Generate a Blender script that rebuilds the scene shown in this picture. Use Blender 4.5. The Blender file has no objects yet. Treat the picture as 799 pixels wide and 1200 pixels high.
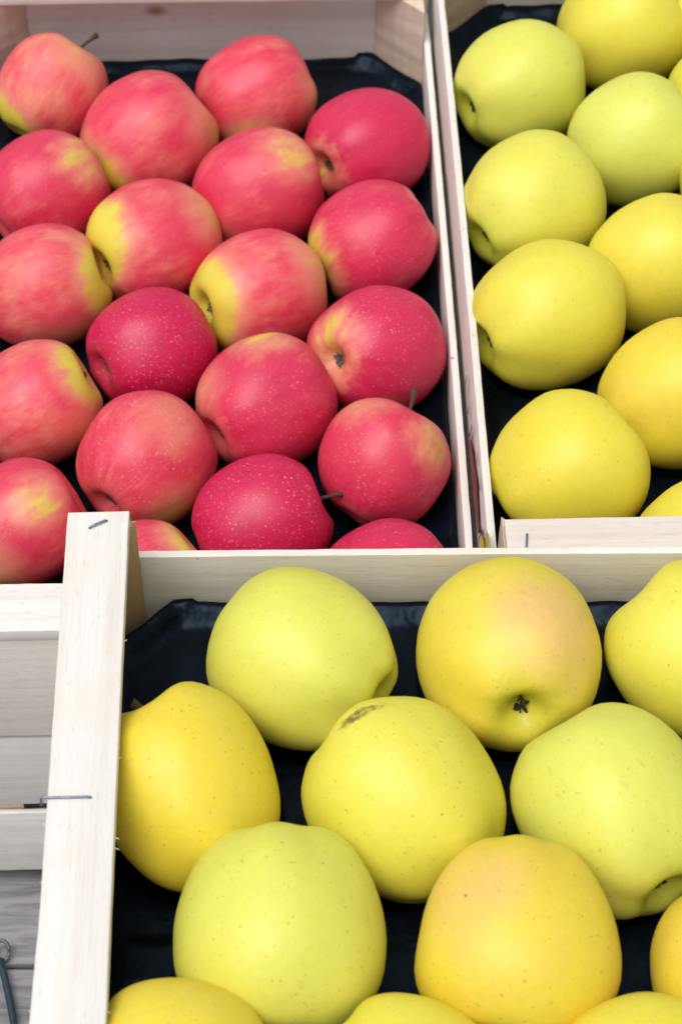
import bpy, bmesh, math, random
from mathutils import Vector, Matrix, Euler, noise as mnoise

# ------------------------------------------------------------------ camera, world, sun, exposure
scene = bpy.context.scene
COL = scene.collection
R = math.radians

cam_data = bpy.data.cameras.new("camera")
cam = bpy.data.objects.new("camera", cam_data)
COL.objects.link(cam)
cam.location = (0.0, 0.0, 1.0215)
cam.rotation_euler = (R(40), 0, 0)            # looking 50 degrees below the horizon
cam_data.sensor_fit = 'VERTICAL'
cam_data.sensor_height = 36.0
cam_data.lens = 75.0
cam_data.clip_start = 0.05
cam_data.clip_end = 200.0
cam_data.dof.use_dof = True
cam_data.dof.focus_distance = 0.965
cam_data.dof.aperture_fstop = 16.0
scene.camera = cam

SUN_EL, SUN_AZ = 70.0, -132.0                  # degrees; azimuth clockwise from +Y
world = bpy.data.worlds.new("World")
scene.world = world
world.use_nodes = True
wn, wl = world.node_tree.nodes, world.node_tree.links
wn.clear()
sky = wn.new('ShaderNodeTexSky')
sky.sky_type = 'NISHITA'
sky.sun_disc = False
sky.sun_elevation = R(SUN_EL)
sky.sun_rotation = R(SUN_AZ)
sky.air_density = 1.0
sky.dust_density = 3.0
hs = wn.new('ShaderNodeHueSaturation')        # overcast: the blue mostly washed out of the sky
hs.inputs['Saturation'].default_value = 0.34
bg = wn.new('ShaderNodeBackground')
bg.inputs["Strength"].default_value = 0.095
wo = wn.new('ShaderNodeOutputWorld')
wl.new(sky.outputs[0], hs.inputs['Color'])
wl.new(hs.outputs[0], bg.inputs['Color'])
wl.new(bg.outputs[0], wo.inputs['Surface'])

sun_data = bpy.data.lights.new("sun", 'SUN')
sun_data.energy = 1.4
sun_data.angle = R(45)
sun_data.color = (1.0, 0.985, 0.96)
sun = bpy.data.objects.new("sun", sun_data)
COL.objects.link(sun)
sd = Vector((math.sin(R(SUN_AZ)) * math.cos(R(SUN_EL)), math.cos(R(SUN_AZ)) * math.cos(R(SUN_EL)), math.sin(R(SUN_EL))))
sun.rotation_euler = sd.to_track_quat('Z', 'Y').to_euler()
sun.location = sd * 5

scene.view_settings.view_transform = 'Standard'
scene.view_settings.look = 'None'
scene.view_settings.gamma = 1.0
scene.view_settings.exposure = 0.46
scene.view_settings.use_curve_mapping = False
scene.cycles.use_denoising = True
scene.cycles.max_bounces = 8
scene.cycles.diffuse_bounces = 5

# ------------------------------------------------------------------ node helpers
class NT:
    def __init__(self, name):
        self.m = bpy.data.materials.new(name)
        self.m.use_nodes = True
        self.t = self.m.node_tree
        self.t.nodes.clear()
        self.out = self.n('ShaderNodeOutputMaterial')
        self.b = self.n('ShaderNodeBsdfPrincipled')
        self.l(self.b.outputs[0], self.out.inputs['Surface'])
    def n(self, k): return self.t.nodes.new(k)
    def l(self, a, b): self.t.links.new(a, b)
    def put(self, sock, v):
        if hasattr(v, 'is_output'): self.l(v, sock)
        else: sock.default_value = v
    def math(self, op, a, b=0.0, c=0.0, clamp=False):
        n = self.n('ShaderNodeMath'); n.operation = op; n.use_clamp = clamp
        for i, v in enumerate((a, b, c)): self.put(n.inputs[i], v)
        return n.outputs[0]
    def vec(self, op, a, b=(0, 0, 0)):
        n = self.n('ShaderNodeVectorMath'); n.operation = op
        self.put(n.inputs[0], a)
        if op == 'SCALE': self.put(n.inputs['Scale'], b)
        elif op not in ('NORMALIZE', 'LENGTH'): self.put(n.inputs[1], b)
        return n.outputs['Value'] if op in ('DOT_PRODUCT', 'LENGTH', 'DISTANCE') else n.outputs['Vector']
    def ramp(self, v, lo, hi, smooth=True):
        n = self.n('ShaderNodeMapRange'); n.interpolation_type = 'SMOOTHSTEP' if smooth else 'LINEAR'
        self.put(n.inputs['Value'], v); self.put(n.inputs['From Min'], lo); self.put(n.inputs['From Max'], hi)
        n.clamp = True
        return n.outputs['Result']
    def mix(self, f, a, b, mode='MIX'):
        n = self.n('ShaderNodeMix'); n.data_type = 'RGBA'; n.blend_type = mode
        self.put(n.inputs[0], f)
        for s, v in ((n.inputs[6], a), (n.inputs[7], b)):
            if isinstance(v, tuple) and len(v) == 3: v = v + (1,)
            self.put(s, v)
        return n.outputs[2]
    def noise(self, v, scale, detail=3.0, rough=0.5, dist=0.0):
        n = self.n('ShaderNodeTexNoise')
        self.l(v, n.inputs['Vector'])
        n.inputs['Scale'].default_value = scale; n.inputs['Detail'].default_value = detail
        n.inputs['Roughness'].default_value = rough; n.inputs['Distortion'].default_value = dist
        return n.outputs['Fac']
    def attr(self, name, vec=False):
        n = self.n('ShaderNodeAttribute'); n.attribute_type = 'OBJECT'; n.attribute_name = name
        return n.outputs['Vector'] if vec else n.outputs['Fac']
    def obj(self):
        return self.n('ShaderNodeTexCoord').outputs['Object']
    def sep(self, v):
        n = self.n('ShaderNodeSeparateXYZ'); self.l(v, n.inputs[0]); return n.outputs
    def comb(self, x, y, z):
        n = self.n('ShaderNodeCombineXYZ')
        for i, v in enumerate((x, y, z)): self.put(n.inputs[i], v)
        return n.outputs[0]
    def bump(self, h, strength, dist):
        n = self.n('ShaderNodeBump'); n.inputs['Strength'].default_value = strength; n.inputs['Distance'].default_value = dist
        self.l(h, n.inputs['Height']); self.l(n.outputs[0], self.b.inputs['Normal'])

def patch_mask(t, p, name, nz, soft=.13):
    """soft-edged patch round a direction on the skin; the objects carry direction and size"""
    d = t.vec('DOT_PRODUCT', p, t.attr(name, True))
    d = t.math('ADD', d, t.math('MULTIPLY', t.math('SUBTRACT', nz, .5), .45))
    s = t.attr(name + '_size')
    lo = t.math('SUBTRACT', 1.0 - soft, s)
    m = t.ramp(d, lo, t.math('ADD', lo, 2 * soft))
    return t.math('MULTIPLY', m, t.math('GREATER_THAN', s, 0.001))

def spots(t, p, scale, radius, jitter_off, core=.45):
    v = t.n('ShaderNodeTexVoronoi'); v.feature = 'F1'
    t.l(t.vec('ADD', p, jitter_off), v.inputs['Vector'])
    v.inputs['Scale'].default_value = scale
    rnd = t.sep(v.outputs['Color'])[0]
    rad = t.math('MULTIPLY', t.math('ADD', .35, t.math('MULTIPLY', rnd, rnd)), radius * scale)
    return t.math('SUBTRACT', 1.0, t.ramp(v.outputs['Distance'], t.math('MULTIPLY', rad, core), rad)), rnd

def red_skin():
    t = NT('red_apple_skin')
    o = t.obj()
    off = t.attr('skin_offset', True)
    p = t.vec('NORMALIZE', o)
    x, y, z = t.sep(p)
    q = t.vec('ADD', o, off)
    soft = t.noise(q, 1.6, 2)
    med = t.noise(q, 4.5, 3, .6)
    r = t.math('SQRT', t.math('ADD', t.math('MULTIPLY', x, x), t.math('ADD', t.math('MULTIPLY', y, y), .02)))
    sv = t.vec('ADD', t.comb(t.math('DIVIDE', x, r), t.math('DIVIDE', y, r), t.math('MULTIPLY', z, .40)), off)
    streak = t.noise(sv, 4.5, 5, .62)
    fine = t.noise(sv, 17, 4, .65)
    mott = t.noise(q, 16, 4, .65)
    tone = t.attr('tone')
    nz = t.math('ADD', t.math('MULTIPLY', streak, .65), t.math('MULTIPLY', med, .35))
    pa = patch_mask(t, p, 'patch_a', nz, .17); pb = patch_mask(t, p, 'patch_b', nz, .20)
    # calyx end: yellow green where the sun never reached
    cal = t.ramp(t.math('ADD', t.math('MULTIPLY', z, -1.0), t.math('MULTIPLY', t.math('SUBTRACT', med, .5), .35)), .80, 1.0)
    cal = t.math('MULTIPLY', cal, t.attr('basin'))
    bare = t.math('MAXIMUM', pa, t.math('MAXIMUM', t.math('MULTIPLY', pb, .75), t.math('MULTIPLY', cal, .85)))
    cover = t.math('ADD', t.math('MULTIPLY', tone, .62), t.math('ADD', .40, t.math('ADD', t.math('MULTIPLY', t.math('SUBTRACT', streak, .5), .62), t.math('MULTIPLY', t.math('SUBTRACT', fine, .5), .42))))
    cover = t.math('ADD', cover, t.math('MULTIPLY', t.math('SUBTRACT', soft, .5), .75))
    cover = t.math('MULTIPLY', t.ramp(cover, -.05, .80), t.math('SUBTRACT', 1.0, bare), clamp=True)
    under = t.mix(t.ramp(bare, .45, .95), (.85, .40, .22), (.74, .62, .07))
    red = t.mix(tone, (.86, .090, .120), (.60, .008, .075))
    red = t.mix(t.ramp(streak, .42, .85), red, t.mix(tone, (.80, .028, .072), (.47, .004, .055)))
    red = t.mix(t.math('MULTIPLY', t.ramp(mott, .45, .75), .24), red, t.mix(tone, (.84, .14, .16), (.62, .028, .10)))
    c = t.mix(cover, under, red)
    d1, r1 = spots(t, p, 21.0, .021, off, .0)
    d3, r3 = spots(t, p, 36.0, .0085, off)
    dens = t.math('ADD', .55, t.math('MULTIPLY', t.ramp(t.noise(q, 2.6, 2), .38, .62), .55))
    dots = t.math('MAXIMUM', t.math('MULTIPLY', d1, t.math('ADD', .16, t.math('MULTIPLY', r1, .34))), t.math('MULTIPLY', d3, t.math('MULTIPLY', r3, .26)))
    dots = t.math('MULTIPLY', t.math('MULTIPLY', dots, dens), t.attr('dots'))
    c = t.mix(dots, c, (.88, .46, .42))
    d2, r2 = spots(t, p, 2.2, .018, t.vec('SCALE', off, 1.7))
    c = t.mix(t.math('MULTIPLY', d2, .8), c, (.10, .03, .02))
    # russet in the stem cavity
    rus = t.math('MULTIPLY', t.ramp(t.math('ADD', z, t.math('MULTIPLY', t.math('SUBTRACT', med, .5), .15)), .93, 1.0), .6)
    c = t.mix(rus, c, (.30, .20, .07))
    t.l(c, t.b.inputs['Base Color'])
    t.b.inputs['Roughness'].default_value = .42
    t.b.inputs['Specular IOR Level'].default_value = .5
    t.b.inputs['Subsurface Weight'].default_value = .06
    t.b.inputs['Subsurface Radius'].default_value = (.004, .0015, .001)
    t.bump(t.math('ADD', t.math('MULTIPLY', t.noise(o, 60, 2), .5), t.math('MULTIPLY', d1, .3)), .06, .004)
    return t.m

def yellow_skin():
    t = NT('yellow_apple_skin')
    o = t.obj()
    off = t.attr('skin_offset', True)
    p = t.vec('NORMALIZE', o)
    x, y, z = t.sep(p)
    q = t.vec('ADD', o, off)
    soft = t.noise(q, 1.5, 2); med = t.noise(q, 5, 4, .6); fine = t.noise(q, 22, 3, .6); mott = t.noise(q, 11, 5, .68)
    green = t.attr('tone'); warm = t.attr('basin')
    g = t.math('ADD', green, t.math('MULTIPLY', t.math('SUBTRACT', soft, .5), .35), clamp=True)
    c = t.mix(t.ramp(g, 0, .5, False), (.83, .665, .040), (.77, .71, .085))
    c = t.mix(t.ramp(g, .5, 1, False), c, (.69, .71, .135))
    c = t.mix(t.math('MULTIPLY', warm, t.ramp(t.math('ADD', soft, t.math('MULTIPLY', med, .3)), .35, .85)), c, (.82, .55, .075))
    pa = patch_mask(t, p, 'patch_a', t.math('ADD', t.math('MULTIPLY', soft, .6), t.math('MULTIPLY', med, .4)), .26)
    c = t.mix(t.math('MULTIPLY', pa, .65), c, (.82, .43, .24))
    # green round the calyx and the stem
    end = t.ramp(t.math('ADD', t.math('ABSOLUTE', z), t.math('MULTIPLY', t.math('SUBTRACT', med, .5), .25)), .84, 1.0)
    c = t.mix(t.math('MULTIPLY', end, .6), c, (.52, .54, .03))
    c = t.mix(t.math('MULTIPLY', t.math('SUBTRACT', med, .5), .5, clamp=True), c, (.55, .55, .10))
    dt = t.attr('dots')
    d1, r1 = spots(t, p, 10.5, .0165, off)
    c = t.mix(t.math('MULTIPLY', t.math('MULTIPLY', d1, dt), t.math('ADD', .12, t.math('MULTIPLY', r1, .60))), c, (.40, .29, .04))
    d3, r3 = spots(t, p, 15, .012, t.vec('SCALE', off, .6))
    c = t.mix(t.math('MULTIPLY', t.math('MULTIPLY', d3, dt), t.math('MULTIPLY', r3, .85)), c, (.46, .35, .06))
    d2, r2 = spots(t, p, 2.3, .016, t.vec('SCALE', off, 1.7))
    c = t.mix(t.math('MULTIPLY', d2, t.math('MULTIPLY', dt, .9)), c, (.10, .05, .02))
    c = t.mix(t.math('MULTIPLY', t.ramp(mott, .48, .74), .34), c, (.84, .70, .16))
    c = t.mix(t.math('MULTIPLY', t.math('SUBTRACT', 1.0, t.ramp(mott, .28, .52)), .22), c, (.56, .56, .05))
    d4, r4 = spots(t, t.vec('ADD', p, t.vec('SCALE', t.comb(med, soft, fine), .25)), 3.4, .05, t.vec('SCALE', off, .33))
    c = t.mix(t.math('MULTIPLY', t.math('MULTIPLY', d4, fine), .55), c, (.55, .38, .10))
    # a corky scar where the fruit rubbed a twig
    dv = t.vec('SUBTRACT', p, t.attr('patch_b', True))
    al = t.vec('DOT_PRODUCT', dv, t.attr('scar_axis', True))
    ac = t.math('SQRT', t.math('SUBTRACT', t.math('POWER', t.vec('LENGTH', dv), 2.0), t.math('MULTIPLY', al, al), clamp=True))
    sq = t.math('SQRT', t.math('ADD', t.math('POWER', t.math('MULTIPLY', t.math('ABSOLUTE', al), 1 / .34), 2.0), t.math('POWER', t.math('MULTIPLY', ac, 1 / .075), 2.0)))
    sq = t.math('ADD', sq, t.math('MULTIPLY', t.math('SUBTRACT', fine, .5), 1.6))
    sc = t.math('MULTIPLY', t.math('SUBTRACT', 1.0, t.ramp(sq, .55, 1.15)), t.math('GREATER_THAN', t.attr('patch_b_size'), .001))
    sc = t.math('MULTIPLY', sc, t.math('ADD', .35, t.math('MULTIPLY', t.ramp(mott, .38, .58), .65)))
    c = t.mix(t.math('MULTIPLY', sc, .85), c, (.07, .042, .02))
    rus = t.math('MULTIPLY', t.ramp(t.math('ADD', z, t.math('MULTIPLY', t.math('SUBTRACT', med, .5), .15)), .95, 1.0), .6)
    c = t.mix(rus, c, (.28, .18, .05))
    t.l(c, t.b.inputs['Base Color'])
    t.b.inputs['Roughness'].default_value = .46
    t.b.inputs['Subsurface Weight'].default_value = .06
    t.b.inputs['Subsurface Radius'].default_value = (.004, .003, .001)
    t.bump(t.math('ADD', t.math('MULTIPLY', t.noise(o, 50, 2), .5), t.math('MULTIPLY', d1, -.3)), .07, .004)
    return t.m

def wood():
    t = NT('sawn_poplar')
    o = t.obj()
    off = t.attr('grain_offset', True)
    q = t.vec('ADD', o, off)
    g1 = t.noise(t.vec('MULTIPLY', q, (2.2, 60, 60)), 3.0, 5, .62, .3)
    g2 = t.noise(t.vec('MULTIPLY', q, (6, 260, 260)), 3.0, 3, .6)
    fl = t.noise(t.vec('MULTIPLY', q, (60, 420, 420)), 2.2, 2, .5)
    saw = t.noise(t.vec('MULTIPLY', q, (160, 12, 12)), 3.0, 2, .5)
    blot = t.noise(q, 22, 3)
    tint = t.attr('tint', True)
    c = t.mix(t.ramp(g1, .30, .75), (.83, .805, .775), (.74, .70, .645))
    c = t.mix(t.math('MULTIPLY', t.ramp(g2, .52, .78), .40), c, (.66, .59, .50))
    c = t.mix(t.math('MULTIPLY', t.ramp(fl, .58, .76), .42), c, (.54, .46, .36))
    c = t.mix(t.math('MULTIPLY', t.ramp(blot, .50, .80), .22), c, (.72, .60, .42))
    d, r = spots(t, q, 34, .0016, (3.1, 0.2, 0.7))
    c = t.mix(t.math('MULTIPLY', d, .7), c, (.16, .12, .09))
    # one knot, placed per board
    kd = t.vec('DISTANCE', t.vec('MULTIPLY', o, (.55, 1, 1)), t.vec('MULTIPLY', t.attr('knot', True), (.55, 1, 1)))
    kd = t.math('ADD', kd, t.math('MULTIPLY', t.math('SUBTRACT', g1, .5), .006))
    kn = t.math('SUBTRACT', 1.0, t.ramp(kd, .001, .0055))
    c = t.mix(t.math('MULTIPLY', kn, t.attr('knot_size')), c, (.33, .17, .07))
    c = t.mix(1.0, c, tint, 'MULTIPLY')
    t.l(c, t.b.inputs['Base Color'])
    t.b.inputs['Roughness'].default_value = .78
    t.b.inputs['Specular IOR Level'].default_value = .25
    h = t.math('ADD', t.math('MULTIPLY', g2, .6), t.math('ADD', t.math('MULTIPLY', fl, .4), t.math('MULTIPLY', saw, .35)))
    t.bump(h, .30, .0006)
    return t.m

def plain(name, col, rough=.5, metal=0.0, nscale=0, namt=.3, bump=0.0):
    t = NT(name)
    if nscale:
        nz = t.noise(t.obj(), nscale, 4, .6)
        dark = tuple(v * (1 - namt) for v in col)
        t.l(t.mix(t.ramp(nz, .3, .7), dark, col), t.b.inputs['Base Color'])
        if bump: t.bump(nz, bump, .001)
    else:
        t.b.inputs['Base Color'].default_value = col + (1,)
    t.b.inputs['Roughness'].default_value = rough
    t.b.inputs['Metallic'].default_value = metal
    return t.m

def tray_plastic():
    t = NT('black_tray_plastic')
    o = t.obj()
    n1 = t.noise(o, 45, 3, .55); n2 = t.noise(o, 400, 2)
    w = t.vec('ADD', o, t.vec('SCALE', t.comb(n1, t.noise(o, 60, 2), n2), .012))
    v = t.n('ShaderNodeTexVoronoi'); v.feature = 'DISTANCE_TO_EDGE'; v.inputs['Scale'].default_value = 26
    t.l(w, v.inputs['Vector'])
    crease = t.ramp(v.outputs['Distance'], 0.0, .32)
    t.l(t.mix(t.ramp(n1, .35, .7), (.0025, .0035, .0055), (.0035, .007, .014)), t.b.inputs['Base Color'])  # blue in the base colour stands in for reflected sky sheen
    t.l(t.math('ADD', .16, t.math('MULTIPLY', n1, .30)), t.b.inputs['Roughness'])
    t.b.inputs['Specular IOR Level'].default_value = .19
    t.b.inputs['Specular Tint'].default_value = (.50, .72, 1, 1)
    t.bump(t.math('ADD', t.math('ADD', n1, t.math('MULTIPLY', n2, .02)), t.math('MULTIPLY', crease, .14)), .30, .005)
    return t.m

def weathered():
    t = NT('weathered_grey_board')
    o = t.obj()
    off = t.attr('grain_offset', True)
    q = t.vec('ADD', o, off)
    g1 = t.noise(t.vec('MULTIPLY', q, (4, 38, 38)), 3.0, 6, .65, 1.2)
    g2 = t.noise(t.vec('MULTIPLY', q, (10, 160, 160)), 3.0, 4, .65)
    bl = t.noise(q, 14, 4, .6)
    c = t.mix(t.ramp(g1, .28, .72), (.135, .13, .137), (.30, .29, .305))
    c = t.mix(t.math('MULTIPLY', t.ramp(g2, .50, .75), .5), c, (.10, .094, .10))
    c = t.mix(t.math('MULTIPLY', t.ramp(bl, .45, .75), .4), c, (.35, .34, .345))
    t.l(c, t.b.inputs['Base Color'])
    t.b.inputs['Roughness'].default_value = .85
    t.bump(t.math('ADD', g1, g2), .5, .0015)
    return t.m

M = dict(red=red_skin(), yellow=yellow_skin(), wood=wood(), tray=tray_plastic(), weathered=weathered(),
         stem=plain('dry_stem', (.13, .075, .04), .8, 0, 300, .55, .5),
         calyx=plain('dry_calyx', (.055, .038, .024), .9, 0, 8, .6, .4),
         calyx_grey=plain('dry_grey_calyx', (.20, .175, .14), .9, 0, 8, .6, .4),
         wire=plain('galvanised_wire', (.30, .34, .42), .42, .8, 500, .35),
         ink=plain('black_print', (.015, .014, .014), .7), ink_red=plain('red_print', (.24, .045, .05), .7, 0, 60, .3),
         ink_yellow=plain('yellow_print', (.72, .58, .03), .7), ink_green=plain('green_print', (.42, .55, .12), .7),
         cord=plain('blue_cord', (.012, .038, .060), .55, 0, 900, .5, .3),
         ring=plain('dull_steel', (.20, .20, .21), .5, .7, 300, .4),
         asphalt=plain('asphalt', (.06, .06, .062), .9, 0, 80, .4, .4))

# ------------------------------------------------------------------ object helpers
def link(name, me, mat, parent=None, loc=(0, 0, 0), rot=(0, 0, 0), scale=(1, 1, 1)):
    o = bpy.data.objects.new(name, me)
    COL.objects.link(o)
    if mat is not None and hasattr(me, 'materials') and not me.materials: me.materials.append(mat)
    o.parent = parent
    o.location = loc; o.rotation_euler = rot; o.scale = scale
    return o

def mesh(name, verts, faces, smooth=False):
    me = bpy.data.meshes.new(name)
    me.from_pydata([tuple(v) for v in verts], [], faces)
    me.validate()
    if smooth: me.polygons.foreach_set('use_smooth', [True] * len(me.polygons))
    me.update()
    return me

def tag(o, label, cat, group=None, kind=None):
    o['label'] = label
    if cat: o['category'] = cat
    if group: o['group'] = group
    if kind: o['kind'] = kind
    return o

def empty(name, loc, rz=0.0):
    o = bpy.data.objects.new(name, None)
    o.empty_display_size = .05
    COL.objects.link(o)
    o.location = loc; o.rotation_euler = (0, 0, rz)
    return o

def tube(points, radii, sides=8):
    """swept tube with closed ends -> verts, faces"""
    V, F = [], []
    n = len(points); pts = [Vector(p) for p in points]
    ref = Vector((.31, .17, .93))
    for i, p in enumerate(pts):
        d = (pts[min(i + 1, n - 1)] - pts[max(i - 1, 0)]).normalized()
        a = d.cross(ref)
        if a.length < .1: a = d.cross(Vector((1, 0, 0)))
        a.normalize(); b = d.cross(a)
        for k in range(sides):
            t = 2 * math.pi * k / sides
            V.append(p + (a * math.cos(t) + b * math.sin(t)) * radii[i])
    for i in range(n - 1):
        for k in range(sides):
            F.append((i * sides + k, i * sides + (k + 1) % sides, (i + 1) * sides + (k + 1) % sides, (i + 1) * sides + k))
    F.append(tuple(range(sides))[::-1]); F.append(tuple((n - 1) * sides + k for k in range(sides)))
    return V, F

def merge(parts):
    V, F = [], []
    for v, f in parts:
        b = len(V); V += list(v); F += [tuple(i + b for i in q) for q in f]
    return V, F

rnd = random.Random(11)

def board_mesh(lx, ly, lz, seed, bev=.0006, bow=.0006, rough=.00025):
    """sawn board, long axis X, centred; slight bow, uneven arrises"""
    bm = bmesh.new()
    bmesh.ops.create_cube(bm, size=1)
    for v in bm.verts: v.co = Vector((v.co.x * lx, v.co.y * ly, v.co.z * lz))
    long_edges = [e for e in bm.edges if abs((e.verts[0].co - e.verts[1].co).x) > lx * .5]
    bmesh.ops.subdivide_edges(bm, edges=long_edges, cuts=max(6, int(lx / .006)), use_grid_fill=True)
    sharp = [e for e in bm.edges if len(e.link_faces) == 2 and e.calc_face_angle(0) > .5]
    bmesh.ops.bevel(bm, geom=sharp, offset=min(bev, min(ly, lz) * .2), segments=2, affect='EDGES', profile=.6)
    r = random.Random(seed); p1, p2 = r.uniform(0, 9), r.uniform(0, 9)
    for v in bm.verts:
        s = v.co.x / lx
        v.co.y += bow * math.sin(3.3 * s + p1); v.co.z += bow * .6 * math.sin(4.1 * s + p2)
        n = mnoise.noise_vector(v.co * 140 + Vector((seed, 0, 0)))
        v.co += n * rough * .6
        n = mnoise.noise_vector(v.co * 500 + Vector((0, seed, 0)))
        v.co += n * rough * .5
    me = bpy.data.meshes.new('board')
    bm.to_mesh(me); bm.free()
    me.polygons.foreach_set('use_smooth', [True] * len(me.polygons))
    me.set_sharp_from_angle(angle=R(40))
    return me

SEED = [100]
def board(name, size, loc, parent, rz=0.0, tint=(1, 1, 1), knot=None, bow=.0006, rot=None, mat=None):
    SEED[0] += 1
    o = link(name, board_mesh(*size, SEED[0], bow=bow), mat or M['wood'], parent, loc, rot or (0, 0, rz))
    o['grain_offset'] = [rnd.uniform(-5, 5) for _ in range(3)]
    k = rnd.uniform(.95, 1.03)
    o['tint'] = [float(c * k) for c in tint]
    o['knot'] = [float(v) for v in (knot or (9, 9, 9))]
    o['knot_size'] = .8 if knot else 0.0
    return o

def post(parent, x, y, sx, sy, z0, z1, leg, tint):
    """triangular corner post, right angle towards the crate's corner"""
    h = z1 - z0
    A, B, C = (0, 0), (-sx * leg, 0), (0, -sy * leg)
    n = 14; V = []; r = random.Random(int(x * 999 + y * 7777))
    for i in range(n + 1):
        k = i / n
        for a, b in (A, B, C):
            V.append(Vector((k * h - h / 2, a + r.uniform(-.0003, .0003), b + r.uniform(-.0003, .0003))))
    F = [(0, 1, 2), (3 * n, 3 * n + 2, 3 * n + 1)]
    for i in range(n):
        for k in range(3):
            F.append((3 * i + k, 3 * i + (k + 1) % 3, 3 * i + 3 + (k + 1) % 3, 3 * i + 3 + k))
    # local x -> z, y -> x, z -> y
    me = mesh('post', V, F)
    bm = bmesh.new(); bm.from_mesh(me); bmesh.ops.recalc_face_normals(bm, faces=bm.faces)
    bmesh.ops.bevel(bm, geom=[e for e in bm.edges if e.calc_face_angle(0) > .6], offset=.0005, segments=1, affect='EDGES')
    bm.to_mesh(me); bm.free()
    o = link('corner_post', me, M['wood'], parent, (x, y, (z0 + z1) / 2))
    o.rotation_euler = Matrix(((0, 1, 0), (0, 0, 1), (1, 0, 0))).to_euler()
    o['grain_offset'] = [rnd.uniform(-5, 5) for _ in range(3)]
    o['tint'] = list(tint); o['knot'] = [9.0, 9.0, 9.0]; o['knot_size'] = 0.0
    return o

def crate(label, loc, rz, W, L, H, ends, side_top, cap=True, leg=.029, tints=None, group='wooden fruit crates', knots=None, rail_w=.028, et=.006, floor_z=.0026, foot=.0003):
    t = dict(board=(1, 1, 1), post=(.93, .80, .66), rail=(1, 1, 1), side=(1, 1, 1))
    t.update(tints or {}); knots = knots or {}
    root = tag(empty('fruit_crate', loc, rz), label, 'crate', group)
    parts = {'root': root}
    st, rt = .0038, .007
    top = H - rt if cap else H
    for s in (-1, 1):
        parts['ends', s] = [board('end_board', (W - .001, et, z1 - z0), (0, s * (L / 2 - et / 2), (z0 + z1) / 2), root,
                                  tint=t['board'], knot=knots.get(('end', s)), bow=.0004) for z0, z1 in ends]
        if cap:
            rw = rail_w if s < 0 else rail_w * .84
            rail = board('end_rail', (W - .010, rw, rt), (0, s * (L / 2 - rw / 2 + .0008), H - rt / 2), root, tint=t['rail'], bow=.0002)
        else:
            rail = board('end_rail', (W - .010, rail_w, rt), (0, s * (L / 2 - et - .0006 - rail_w / 2), H - rt / 2 - .001), root, tint=t['rail'], bow=.0002)
        parts['rail', s] = rail
        parts['side', s] = board('side_panel', (L - .001, st, side_top - .006), (s * (W / 2 - st / 2), 0, (side_top + .006) / 2), root,
                                 rz=R(90), tint=t['side'], knot=knots.get(('side', s)), bow=.0009)
        for q in (-1, 1):
            post(root, s * (W / 2 - st - .0006), q * (L / 2 - et - .0006), s, q, foot, (H - rt if cap else H - rt - .0015), leg, t['post'])
    for k in range(4):
        w = (W - .012) / 4
        board('bottom_slat', (L - .014, w - .008, .0036), (-W / 2 + .006 + w * (k + .5), 0, floor_z), root, rz=R(90), tint=(.9, .86, .78), bow=.0003)
    if foot > .005:      # recessed runners carry this crate
        for s in (-1, 1):
            board('runner', (L - .10, .030, floor_z - .0022), (s * W * .27, 0, (floor_z - .0022) / 2 + .0001), root, rz=R(90), bow=.0001)
    return parts

def staple(parent, p0, p1, droop=(0, 0, -.004), r=.00055, lift=.0006):
    """wire staple: crown from p0 to p1 with its two legs bent into the wood; coordinates in the parent's frame"""
    p0, p1, d = Vector(p0), Vector(p1), Vector(droop)
    up = Vector((0, 0, lift)); ax = (p1 - p0)
    pts = [p0 + d, p0 + d * .4, p0 + up * .3, p0 + ax * .06 + up, p0 + ax * .35 + up * 1.15, p0 + ax * .65 + up, p0 + ax * .94 + up, p1 + up * .2, p1 - Vector((0, 0, .0015)), p1 - Vector((0, 0, .0035))]
    V, F = tube(pts, [r] * len(pts), 8)
    return link('staple', mesh('staple', V, F, True), M['wire'], parent)

# ------------------------------------------------------------------ the setting: ground and the boards the crates stand on
gm = mesh('ground', [(-60, -60, -.75), (60, -60, -.75), (60, 60, -.75), (-60, 60, -.75)], [(0, 1, 2, 3)])
g = link('ground', gm, M['asphalt']); g['kind'] = 'structure'; g['label'] = 'dark asphalt under the stall'
table = empty('tabletop', (0, 0, 0)); table['kind'] = 'structure'; table['label'] = 'weathered grey boards of the stall under the crates'
y = .150
for k in range(11):
    w = .098
    b = board('plank', (1.5, w - .003, .022), (.1, y + w / 2, -.0115), table, tint=(1, 1, 1), bow=.0005, mat=M['weathered'])
    y += w
for x in (-.55, .1, .75):
    board('trestle_beam', (1.05, .06, .06), (x, .68, -.0535), table, rz=R(90), mat=M['weathered'])
    for yy in (.25, 1.12):
        board('trestle_leg', (.666, .055, .055), (x, yy, -.4165), table, rot=(0, R(90), 0), mat=M['weathered'])

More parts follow.
